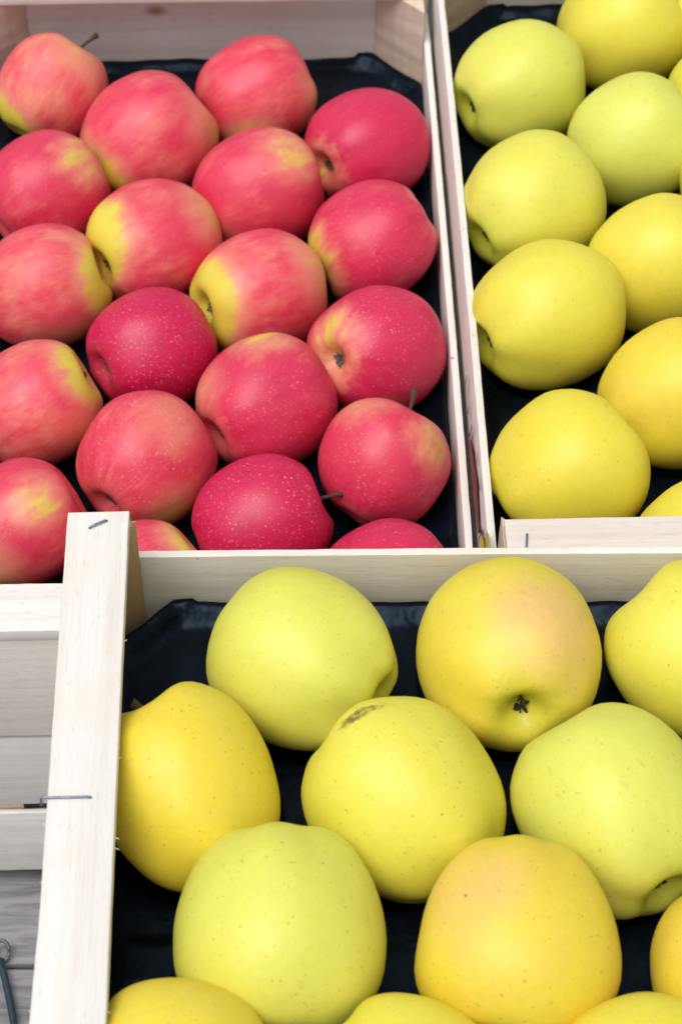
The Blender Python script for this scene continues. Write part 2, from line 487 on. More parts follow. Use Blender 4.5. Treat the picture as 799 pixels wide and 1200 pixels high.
# ------------------------------------------------------------------ crates
RED_C, RED_A = (-.0815, .8485), R(1.36)
YEL_C, YEL_A = (.2106, .854), R(1.62)
FRO_C, FRO_A = (.1375, .449), R(-90 + .3)
CH = .0915
end_full = [(.0042, CH - .0074)]
PINK = dict(board=(.97, .91, .85), post=(.80, .62, .47), rail=(.96, .89, .83), side=(1, .99, .97))
red_crate = crate('pale wooden crate holding the red apples', (*RED_C, .137), RED_A, .284, .505, CH, end_full, CH - .030,
                  tints=dict(board=(1.0, .965, .94), post=(.92, .77, .64), rail=(1, 1, .98), side=(1.02, 1.01, .985)),
                  knots={('end', 1): (-.028, -.003, .022)})
yellow_crate = crate('wooden crate with printed side holding yellow apples, behind at the right', (*YEL_C, .177), YEL_A, .294, .500, CH, end_full, CH - .030,
                     tints=PINK)
front_crate = crate('nearest wooden crate of large yellow apples, with a thin white rear board', (*FRO_C, .230), FRO_A, .290, .500, CH, end_full, CH - .0333,
                    leg=.0185, tints=dict(board=(1, .99, .97), post=(.74, .52, .30), rail=(1, .985, .965), side=(1.02, 1.0, .95)), rail_w=.0263)
front_crate['rail', -1].rotation_euler.z += R(1.3)
front_crate['rail', -1].location.y += .0004
# crates underneath carry the three in view
crate('pale slatted crate under the red apple crate, with a narrow gap between its boards', (RED_C[0] + .014, RED_C[1] + .001, 0), RED_A, .284, .505, .137,
      [(.012, .0690), (.0765, .1366)], .100, cap=False, leg=.034, et=.003, floor_z=.022, foot=.013, tints=dict(post=(1.0, .84, .62)))
HID = 'supporting crates out of sight'
crate('deep slatted crate out of sight beneath the printed yellow apple crate', (*YEL_C, 0), YEL_A, .294, .500, .177, [(.012, .060), (.070, .118), (.128, .1766)], .140, cap=False, leg=.035, group=HID)
crate('slatted crate out of sight directly beneath the nearest crate', (*FRO_C, .115), FRO_A, .290, .500, .115, [(.004, .056), (.064, .1146)], .085, cap=False, leg=.035, group=HID)
crate('slatted crate out of sight at the foot of the near stack', (*FRO_C, 0), FRO_A, .290, .500, .115, [(.006, .056), (.064, .1146)], .085, cap=False, leg=.035, group=HID)

def to_local(o, p):
    return o.matrix_world.inverted() @ Vector(p)
bpy.context.view_layer.update()

# staples: two wires over the near crate's left rail, one on the printed crate's rail
rail = front_crate['rail', -1]
def rail_pt(r, x, y, z): return to_local(r, (x, y, z))
zt = .3217
p0, p1 = rail_pt(rail, -.1152, .4432, zt), rail_pt(rail, -.0962, .4437, zt)
staple(rail, p0, p1, droop=rail_pt(rail, -.1156, .4425, zt - .004) - p0, r=.00050)
p0, p1 = rail_pt(rail, -.1068, .5782, zt), rail_pt(rail, -.0998, .5822, zt)
staple(rail, p0, p1, droop=(0, 0, -.004), r=.00052, lift=.0008)
rail = yellow_crate['rail', -1]
p0, p1 = rail_pt(rail, .0838, .6080, .2687), rail_pt(rail, .0848, .6185, .2687)
staple(rail, p0, p1, r=.00055)
staple(rail, rail_pt(rail, .335, .612, .2687), rail_pt(rail, .336, .622, .2687), r=.00055)
for s in (-1, 1):
    rail = red_crate['rail', s]
    for u in (-.128, .128):
        staple(rail, (u, -.006, .0037), (u + .004, .005, .0037), r=.00055)

# splinters and torn fibres along sawn edges
def splinters(parent, edge_pts, n, size, seed):
    r = random.Random(seed); parts = []
    for _ in range(n):
        k = r.random(); a, b, outw = edge_pts
        p = Vector(a).lerp(Vector(b), k); d = Vector(outw)
        along = (Vector(b) - Vector(a)).normalized() * r.choice((-1, 1))
        l = size * r.uniform(.35, 1.0)
        tip = p + d * l * r.uniform(.3, .9) + along * l * r.uniform(.2, 1.0) + Vector((0, 0, r.uniform(-.3, .3) * l))
        mid = (p + tip) / 2 + d * l * .12
        parts.append(tube([p - d * .0004, mid, tip], [.00022, .00016, .00004], 4))
    V, F = merge(parts)
    o = link('splinters', mesh('splinters', V, F), M['wood'], parent)
    o['kind'] = 'stuff'; o['tint'] = [1.05, 1.03, 1.0]; o['grain_offset'] = [0., 0., 0.]; o['knot'] = [9., 9., 9.]; o['knot_size'] = 0.0
fr = front_crate['rail', -1]
# rail mesh: long axis x = world -Y direction, y = world +X
splinters(fr, ((-.138, .0131, .001), (.138, .0131, .001), (0, 1, 0)), 9, .0030, 3)
splinters(fr, ((-.138, -.0131, .001), (.138, -.0131, .001), (0, -1, 0)), 9, .0028, 4)
ys = yellow_crate['side', -1]
splinters(ys, ((-.245, .0, .0275), (.245, .0, .0275), (0, -.8, .6)), 70, .0022, 5)
fs = front_crate['side', -1]
splinters(fs, ((-.245, .0, .0258), (.245, .0, .0258), (0, -.8, .3)), 24, .0035, 6)

# print on the outer face of the yellow crate's left side panel
def printed(name, polys, mat, parent, face_y, dirn):
    V, F = [], []
    for poly in polys:
        b = len(V)
        V += [(x, face_y, z) for x, z in poly]
        F.append(tuple(range(b, b + len(poly))))
    me = mesh(name, V, F)
    return link(name, me, mat, parent)
def stroke(pts, w):
    out_a, out_b = [], []
    for i, (x, z) in enumerate(pts):
        x0, z0 = pts[max(i - 1, 0)]; x1, z1 = pts[min(i + 1, len(pts) - 1)]
        dx, dz = x1 - x0, z1 - z0; l = math.hypot(dx, dz) or 1
        k = w * (.45 + .55 * math.sin(math.pi * (i + .6) / (len(pts) + .2)))
        out_a.append((x - dz / l * k, z + dx / l * k)); out_b.append((x + dz / l * k, z - dx / l * k))
    return out_a + out_b[::-1]
yp = yellow_crate['side', -1]
FY = .0038 / 2 + .0012
printed('printed_strokes', [stroke(s, .0011) for s in [[(-0.0874, 0.0118), (-0.0842, 0.002), (-0.0828, -0.0059)], [(-0.0748, -0.0092), (-0.0853, -0.0046), (-0.1002, -0.0068), (-0.1123, -0.0053)], [(-0.104, 0.0115), (-0.106, 0.0085), (-0.1029, -0.0012)], [(-0.1156, 0.0132), (-0.124, 0.0147), (-0.1199, 0.0024), (-0.1131, -0.0064)], [(-0.1248, 0.0136), (-0.1296, 0.0112)], [(-0.1258, 0.0077), (-0.1311, 0.0046)], [(-0.1454, 0.0179), (-0.1439, 0.0086)], [(-0.1454, 0.0179), (-0.1546, 0.0195)], [(-0.161, 0.0172), (-0.1686, 0.0208), (-0.176, 0.0237)], [(-0.1799, -0.0035), (-0.1887, 0.0092), (-0.194, 0.014), (-0.204, 0.02)], [(-0.1905, 0.0107), (-0.1867, -0.0004), (-0.1872, -0.0052)]]], M['ink'], yp, FY, 1)
printed('printed_band', [[(-0.1133, -0.0068), (-0.1263, 0.0024), (-0.1402, 0.0051), (-0.1572, 0.0115), (-0.1685, 0.0084), (-0.1767, 0.0052), (-0.1842, 0.0031), (-0.1762, -0.0067), (-0.1365, -0.0123), (-0.1059, -0.0151)]], M['ink_red'], yp, FY - .0002, 1)
printed('printed_leaf', [[(-0.1946, 0.0131), (-0.2027, 0.0178), (-0.2085, 0.0177), (-0.1924, -0.0042), (-0.1903, 0.0012)]], M['ink_yellow'], yp, FY - .0002, 1)
printed('printed_leaf', [[(-0.21, 0.0349), (-0.219, 0.0421), (-0.2259, 0.0393), (-0.2123, 0.0225), (-0.208, 0.0268)]], M['ink_green'], yp, FY - .0002, 1)


# ------------------------------------------------------------------ apples
PROF = [(0.0, 0.6), (0.05, 0.61), (0.1, 0.67), (0.17, 0.8), (0.27, 0.905), (0.39, 0.94), (0.53, 0.9), (0.68, 0.785), (0.82, 0.62), (0.935, 0.39), (0.992, 0.1), (0.988, -0.18), (0.935, -0.43), (0.83, -0.65), (0.68, -0.815), (0.52, -0.915), (0.385, -0.95), (0.28, -0.925), (0.2, -0.865), (0.13, -0.8), (0.06, -0.765), (0, -0.76)]
def catmull(P, n):
    P = [Vector(p) for p in P]
    Q = [2 * P[0] - P[1]] + P + [2 * P[-1] - P[-2]]
    m = len(P) - 1; out = []
    for k in range(n + 1):
        s = min(k / n * m, m - 1e-9); i = int(s); t = s - i
        a, b, c, d = Q[i:i + 4]
        out.append(.5 * ((2 * b) + (c - a) * t + (2 * a - 5 * b + 4 * c - d) * t * t + (3 * b - a - 3 * c + d) * t ** 3))
    return out
RINGS, SEGS = 46, 60
PR = catmull(PROF, RINGS)
def apple_mesh(cone, lobe, seed):
    r = random.Random(seed * 7 + 1)
    ph = [r.uniform(0, 6.28) for _ in range(6)]
    V, F = [], []
    for i, (rad, z) in enumerate(PR):
        w = max(0.0, -z) ** 1.5 * (1 if rad > .05 else 0)
        for k in range(SEGS):
            t = 2 * math.pi * k / SEGS
            rr = rad * (1 + cone * z) * (1 + lobe * w * math.cos(5 * t + ph[0]) + .014 * math.cos(2 * t + ph[1]) + .010 * math.cos(3 * t + ph[2]))
            zz = z * (1 + .03 * math.cos(t + ph[3]) * rad) - .5 * lobe * w * rad * math.cos(5 * t + ph[0])
            if z > 0 and rad > .05: zz += (.035 if lobe > .035 else .018) * z * z * min(1, rad * 2.2) * (math.cos(2 * t + ph[4]) + .8 * math.cos(3 * t + ph[5]))
            v = Vector((rr * math.cos(t), rr * math.sin(t), zz))
            n = mnoise.noise(v * 1.7 + Vector((seed * 3.1, 0, 0))) * .022 + mnoise.noise(v * 4.0 + Vector((0, seed * 1.7, 0))) * .006
            V.append(v * (1 + n * min(1, rad * 3)))
    n = len(PR)
    for i in range(1, n - 2):
        for k in range(SEGS):
            F.append((i * SEGS + k, (i + 1) * SEGS + k, (i + 1) * SEGS + (k + 1) % SEGS, i * SEGS + (k + 1) % SEGS))
    top = len(V); V.append(Vector((0, 0, PR[0][1]))); bot = len(V); V.append(Vector((0, 0, PR[-1][1])))
    for k in range(SEGS):
        F.append((top, SEGS + k, SEGS + (k + 1) % SEGS))
        F.append((bot, (n - 2) * SEGS + (k + 1) % SEGS, (n - 2) * SEGS + k))
    me = mesh('apple', V, F, True)
    bm = bmesh.new(); bm.from_mesh(me)
    bmesh.ops.delete(bm, geom=[v for v in bm.verts if not v.link_faces], context='VERTS')
    bm.to_mesh(me); bm.free()
    return me

def stem_mesh(seed, length):
    r = random.Random(seed); a = r.uniform(0, 6.28); bend = r.uniform(.10, .30)
    pts, rad = [], []
    for k in range(9):
        s = k / 8
        pts.append((math.cos(a) * bend * s * s, math.sin(a) * bend * s * s, .58 + length * s))
        rad.append(.040 - .012 * math.sin(math.pi * s) + (.022 if k == 8 else .008 if k == 7 else 0))
    return mesh('stem', *tube(pts, rad, 8), True)

def calyx_mesh(seed):
    """five or six shrivelled sepals curling out of the basin, with a tuft of dry stamens"""
    r = random.Random(seed); parts = []
    n = 5 if seed % 3 else 6
    for k in range(n):
        a = 2 * math.pi * k / n + r.uniform(-.2, .2); L = r.uniform(.06, .145); w = r.uniform(.020, .040)
        ca, sa = math.cos(a), math.sin(a); V, F = [], []
        curl = r.uniform(.4, 1.4)
        for i in range(6):
            s = i / 5
            rr = .035 + L * s * (1 - .35 * s * curl * .6)
            z = -.775 - .10 * s + .06 * s * s * curl
            ww = w * (1 - s) ** .7 + .004
            for q, dz in ((-1, -.012), (0, .010), (1, -.012)):
                V.append(Vector((ca * rr - sa * ww * q, sa * rr + ca * ww * q, z + dz * (1 - s))))
            for q, dz in ((1, -.024), (0, -.006), (-1, -.024)):
                V.append(Vector((ca * rr - sa * ww * q, sa * rr + ca * ww * q, z + dz * (1 - s) - .004)))
        for i in range(5):
            for q in range(6):
                F.append((6 * i + q, 6 * i + (q + 1) % 6, 6 * i + 6 + (q + 1) % 6, 6 * i + 6 + q))
        F.append((5, 4, 3, 2, 1, 0)); F.append((30, 31, 32, 33, 34, 35))
        parts.append((V, F))
    for k in range(7):
        a = r.uniform(0, 6.28); d = r.uniform(.01, .045)
        p = Vector((math.cos(a) * d * .5, math.sin(a) * d * .5, -.745))
        parts.append(tube([p, p + Vector((math.cos(a) * d, math.sin(a) * d, -.06)), p + Vector((math.cos(a) * d * 1.6, math.sin(a) * d * 1.6, -.10))], [.008, .007, .009], 5))
    return mesh('calyx', *merge(parts))

# kind, place, rotation, half sizes, seed, taper, (tone, specks, calyx end), patch, patch, label
APPLES = [
    ('r', (-0.1767, 1.0348, 0.1885), (-0.922, 0.515, -0.295), (0.0328, 0.0328, 0.0330), 1, 0.05, (0.22, 0.1, 0.3), (-0.273, -0.021, -0.962, 0.26), (0.055, -0.594, 0.802, 0.1),
     'pink streaked red apple with a stem, in the back left corner of its crate'),
    ('r', (-0.0506, 1.0312, 0.1885), (-2.005, -0.789, 2.247), (0.0342, 0.0344, 0.0350), 2, 0.05, (0.42, 0.1, 0.2), (-0.762, -0.448, 0.468, 0.16), (-0.503, -0.242, -0.83, 0.1),
     'coral red apple against the back board, right of the stemmed corner apple'),
    ('r', (-0.1153, 0.9904, 0.1885), (-1.128, 0.712, -0.680), (0.0383, 0.0385, 0.0391), 3, 0.05, (0.42, 0.2, 0.9), (0.042, -0.13, -0.991, 0.24), (0.429, -0.364, 0.827, 0.12),
     'red apple with a yellow lower left end, between the two rearmost apples'),
    ('r', (0.0147, 0.9814, 0.1885), (-1.754, 0.771, -0.976), (0.0353, 0.0356, 0.0361), 4, 0.05, (0.85, 0.3, 0.6), (-0.006, 0.338, -0.941, 0.05), (0, 0, 0, 0),
     'deep crimson apple by the dark empty corner of the black tray'),
    ('r', (-0.1717, 0.9418, 0.1885), (-1.280, 0.732, -0.711), (0.0349, 0.0351, 0.0356), 5, 0.05, (0.66, 0.4, 0.2), (-0.088, -0.773, 0.628, 0.07), (0.888, -0.224, -0.402, 0.08),
     'red apple at the left edge with a small tan patch on its right shoulder'),
    ('r', (-0.0478, 0.9426, 0.1885), (-1.275, 0.766, -0.951), (0.0364, 0.0367, 0.0375), 6, 0.05, (0.58, 0.3, 0.5), (-0.33, -0.723, 0.606, 0.06), (0.477, -0.102, -0.873, 0.12),
     'red apple with one pale yellow spot on its upper right'),
    ('r', (-0.1074, 0.8980, 0.1885), (-1.723, 0.774, -0.987), (0.0363, 0.0366, 0.0373), 7, 0.05, (0.45, 0.4, 1.0), (-0.381, -0.079, -0.921, 0.26), (-0.065, -0.652, 0.756, 0.14),
     'red apple whose yellow green end shows a dried calyx, in the second column from left'),
    ('r', (0.0182, 0.8995, 0.1885), (-2.036, -0.684, 2.271), (0.0347, 0.0348, 0.0354), 8, 0.05, (0.72, 0.6, 0.6), (0.161, -0.262, 0.951, 0.16), (-0.846, -0.181, 0.502, 0.05),
     'bright red speckled apple against the divider, just behind the apple with a centred calyx'),
    ('r', (-0.1654, 0.8626, 0.1885), (-1.254, 0.790, -1.085), (0.0347, 0.0348, 0.0352), 9, 0.05, (0.33, 0.3, 0.2), (0.144, -0.261, 0.955, 0.2), (0.974, -0.191, 0.124, 0.14),
     'orange red apple at the left edge, left of the one with a green calyx end'),
    ('r', (-0.0456, 0.8574, 0.1885), (-1.783, 0.778, -1.202), (0.0358, 0.0362, 0.0368), 10, 0.05, (0.38, 0.5, 1.0), (-0.045, -0.09, -0.995, 0.3), (-0.092, -0.603, 0.792, 0.16),
     'half yellow half red apple with a calyx on its left end, amid redder apples'),
    ('r', (-0.1028, 0.8143, 0.1885), (-1.701, 0.743, -1.065), (0.0331, 0.0333, 0.0337), 11, 0.05, (1.0, 1.0, 0.1), (0, 0, 0, 0), (0, 0, 0, 0),
     'dark magenta apple covered in pale specks, just left of the half yellow one'),
    ('r', (0.0186, 0.8130, 0.1885), (-2.205, 0.752, -1.291), (0.0358, 0.0360, 0.0365), 12, 0.08, (0.82, 0.8, 0.7), (-0.352, -0.024, -0.936, 0.06), (0.958, 0.025, -0.287, 0.05),
     'dusky red apple with a tan ringed calyx, against the crate divider'),
    ('r', (-0.1621, 0.7727, 0.1885), (-1.102, 0.681, -0.815), (0.0337, 0.0338, 0.0342), 13, 0.05, (0.33, 0.4, 0.2), (-0.053, -0.261, 0.964, 0.2), (0.775, -0.355, 0.524, 0.1),
     'pinkish red apple at the left edge with a yellow green right shoulder'),
    ('r', (-0.0408, 0.7739, 0.1885), (-1.559, 0.624, -0.829), (0.0357, 0.0358, 0.0363), 14, 0.08, (0.74, 0.7, 0.3), (-0.819, -0.479, 0.315, 0.06), (-0.662, 0.011, -0.749, 0.05),
     'speckled red apple in the middle with its calyx hollow at lower left'),
    ('r', (-0.1016, 0.7331, 0.1885), (-1.467, 0.514, -0.549), (0.0346, 0.0346, 0.0349), 15, 0.09, (0.5, 0.9, 0.2), (0.821, -0.345, -0.455, 0.06), (-0.104, -0.935, 0.34, 0.02),
     'rosy apple with a deep calyx hollow, just behind the end of the wooden rail'),
    ('r', (0.0214, 0.7313, 0.1885), (-1.035, 0.314, -0.409), (0.0338, 0.0330, 0.0325), 16, 0.10, (0.66, 0.7, 0.3), (0.513, -0.625, 0.588, 0.04), (-0.678, -0.382, 0.628, 0.05),
     'dull red apple with an upright stem, by the divider near the front'),
    ('r', (-0.1618, 0.6914, 0.1885), (-1.137, 0.634, -0.813), (0.0319, 0.0319, 0.0322), 17, 0.05, (0.5, 0.5, 0.3), (-0.153, -0.862, 0.484, 0.05), (0.378, -0.585, -0.718, 0.08),
     'mottled red and yellow apple in the near left corner, beside the wooden rail end'),
    ('r', (-0.0404, 0.6924, 0.1885), (-1.221, 0.644, -1.056), (0.0338, 0.0340, 0.0346), 18, 0.05, (0.97, 1.0, 0.1), (0, 0, 0, 0), (0, 0, 0, 0),
     'crimson speckled apple with a stem on its right, in the front row'),
    ('r', (-0.0972, 0.6491, 0.1885), (-1.069, 0.553, -0.750), (0.0331, 0.0331, 0.0334), 19, 0.05, (0.5, 0.6, 0.3), (-0.0, -0.203, 0.979, 0.16), (0, 0, 0, 0),
     'red apple peeking out between the wooden rail and the nearer crate board'),
    ('r', (0.0236, 0.6456, 0.1885), (-1.075, 0.547, -0.939), (0.0362, 0.0362, 0.0366), 20, 0.05, (0.88, 0.8, 0.2), (0, 0, 0, 0), (0, 0, 0, 0),
     'crimson apple mostly hidden behind the nearer crate board, beside the divider'),
    ('y', (0.1031, 0.9890, 0.2285), (-1.493, 0.771, -0.993), (0.0373, 0.0372, 0.0375), 21, 0.09, (0.75, 0.2, 0.0), (0, 0, 0, 0), (0, 0, 0, 0),
     'green yellow apple with a dark calyx hollow, rearmost beside the divider'),
    ('y', (0.1683, 1.0427, 0.2285), (-0.953, 0.747, -0.924), (0.0378, 0.0379, 0.0385), 22, 0.09, (0.3, 0.2, 0.15), (0, 0, 0, 0), (0, 0, 0, 0),
     'clear yellow apple cut by the top edge of the photo'),
    ('y', (0.1661, 0.9410, 0.2285), (-1.077, 0.749, -1.052), (0.0362, 0.0363, 0.0367), 23, 0.09, (0.88, 0.3, 0.0), (0, 0, 0, 0), (0, 0, 0, 0),
     'pale green apple in the right column, just in front of the topmost yellow one'),
    ('y', (0.2246, 0.9789, 0.2285), (-0.770, 0.729, -1.006), (0.0349, 0.0349, 0.0353), 24, 0.09, (0.4, 0.2, 0.1), (0, 0, 0, 0), (0, 0, 0, 0),
     'sliver of yellow apple at the upper right edge of the photo'),
    ('y', (0.1047, 0.8863, 0.2285), (-1.392, 0.624, -0.808), (0.0383, 0.0384, 0.0389), 25, 0.09, (0.6, 0.4, 0.0), (0, 0, 0, 0), (0, 0, 0, 0),
     'green yellow apple by the divider with its calyx at lower left, second from the back'),
    ('y', (0.1695, 0.8392, 0.2285), (-1.050, 0.673, -1.026), (0.0363, 0.0364, 0.0368), 26, 0.09, (0.25, 0.3, 0.25), (0, 0, 0, 0), (0, 0, 0, 0),
     'soft yellow apple at the right edge, between a pale green and an orange yellow one'),
    ('y', (0.1074, 0.8000, 0.2285), (-1.481, 0.672, -1.028), (0.0387, 0.0392, 0.0400), 27, 0.09, (0.32, 0.4, 0.0), (0, 0, 0, 0), (0, 0, 0, 0),
     'large lemon yellow apple by the divider, its calyx end turned down left'),
    ('y', (0.1690, 0.7422, 0.2285), (-1.035, 0.553, -0.925), (0.0372, 0.0370, 0.0372), 28, 0.12, (0.0, 0.4, 0.5), (0, 0, 0, 0), (0, 0, 0, 0),
     'warm orange yellow apple cut by the right edge, behind the crate end rail'),
    ('y', (0.1115, 0.6913, 0.2285), (-1.095, 0.516, -0.852), (0.0375, 0.0376, 0.0382), 29, 0.12, (0.15, 0.5, 0.05), (0, 0, 0, 0), (0, 0, 0, 0),
     'big lemon yellow apple resting behind the left end of the wooden end rail'),
    ('y', (0.1728, 0.6417, 0.2285), (-0.857, 0.510, -0.993), (0.0338, 0.0338, 0.0342), 30, 0.09, (0.2, 0.3, 0.1), (0, 0, 0, 0), (0, 0, 0, 0),
     'light yellow apple low in the corner where end rail meets the photo edge'),
    ('f', (-0.0156, 0.5392, 0.2785), (-1.594, -0.555, 1.046), (0.0381, 0.0383, 0.0397), 31, 0.12, (0.75, 0.4, 0.0), (0, 0, 0, 0), (0, 0, 0, 0),
     'large green yellow apple with a shoulder bump, rear left in the near crate'),
    ('f', (0.0720, 0.5427, 0.2785), (-1.853, -0.208, 0.159), (0.0397, 0.0395, 0.0407), 32, 0.08, (0.22, 0.6, 0.45), (0.574, -0.686, -0.448, 0.17), (0, 0, 0, 0),
     'yellow apple with pink blush and a dark calyx facing the viewer'),
    ('f', (0.1523, 0.5441, 0.2785), (-1.179, -0.493, 0.511), (0.0363, 0.0360, 0.0369), 33, 0.09, (0.48, 0.7, 0.0), (0, 0, 0, 0), (0, 0, 0, 0),
     'yellow green apple cut by the right edge, against the rear board of the near crate'),
    ('f', (-0.0625, 0.4735, 0.2785), (-1.182, -0.148, 0.366), (0.0362, 0.0383, 0.0416), 34, 0.10, (0.0, 0.8, 0.22), (0, 0, 0, 0), (0, 0, 0, 0),
     'deep yellow apple with a stub stem, leaning on the left wooden rail'),
    ('f', (0.0257, 0.4697, 0.2785), (-1.226, -0.348, 0.558), (0.0397, 0.0396, 0.0408), 35, 0.08, (0.42, 0.7, 0.0), (0, 0, 0, 0), (0.108, -0.62, 0.777, 0.012),
     'large yellow apple with a brown scar on its upper left shoulder, near crate'),
    ('f', (0.1115, 0.4642, 0.2785), (-1.482, -0.380, 0.435), (0.0390, 0.0398, 0.0418), 36, 0.11, (0.82, 0.7, 0.0), (0, 0, 0, 0), (0, 0, 0, 0),
     'pale green apple with a hollow at lower right, cut by the right edge'),
    ('f', (-0.0242, 0.4064, 0.2845), (-1.848, -0.025, -3.128), (0.0408, 0.0403, 0.0412), 37, 0.11, (0.75, 0.8, 0.0), (0, 0, 0, 0), (0, 0, 0, 0),
     'large green apple with a narrow top, third row, nearer the wooden rail'),
    ('f', (0.0682, 0.4015, 0.2865), (-1.849, 0.041, 3.048), (0.0393, 0.0388, 0.0396), 38, 0.19, (0.0, 0.9, 0.55), (0.585, -0.732, -0.349, 0.1), (0, 0, 0, 0),
     'orange yellow freckled apple with a rosy left shoulder, third row of the near crate'),
    ('f', (0.1507, 0.3940, 0.2785), (-1.668, 0.223, -3.098), (0.0315, 0.0314, 0.0323), 39, 0.09, (0.0, 0.7, 0.6), (0, 0, 0, 0), (0, 0, 0, 0),
     'small part of an orange yellow apple at the lower right edge of the photo'),
    ('f', (-0.0601, 0.3458, 0.2915), (-1.508, 0.360, -2.068), (0.0331, 0.0332, 0.0344), 40, 0.09, (0.1, 0.7, 0.35), (0, 0, 0, 0), (0, 0, 0, 0),
     'golden apple at the bottom edge beside the wooden rail'),
    ('f', (0.0255, 0.3455, 0.2845), (-1.501, 0.352, -2.314), (0.0308, 0.0308, 0.0317), 41, 0.09, (0.3, 0.6, 0.0), (0, 0, 0, 0), (0, 0, 0, 0),
     'light yellow apple top at the middle of the bottom edge'),
    ('f', (0.1106, 0.3457, 0.2865), (-1.565, -0.286, 2.188), (0.0303, 0.0303, 0.0312), 42, 0.09, (0.2, 0.6, 0.1), (0, 0, 0, 0), (0, 0, 0, 0),
     'yellow apple top at the bottom edge below the freckled orange one'),
]
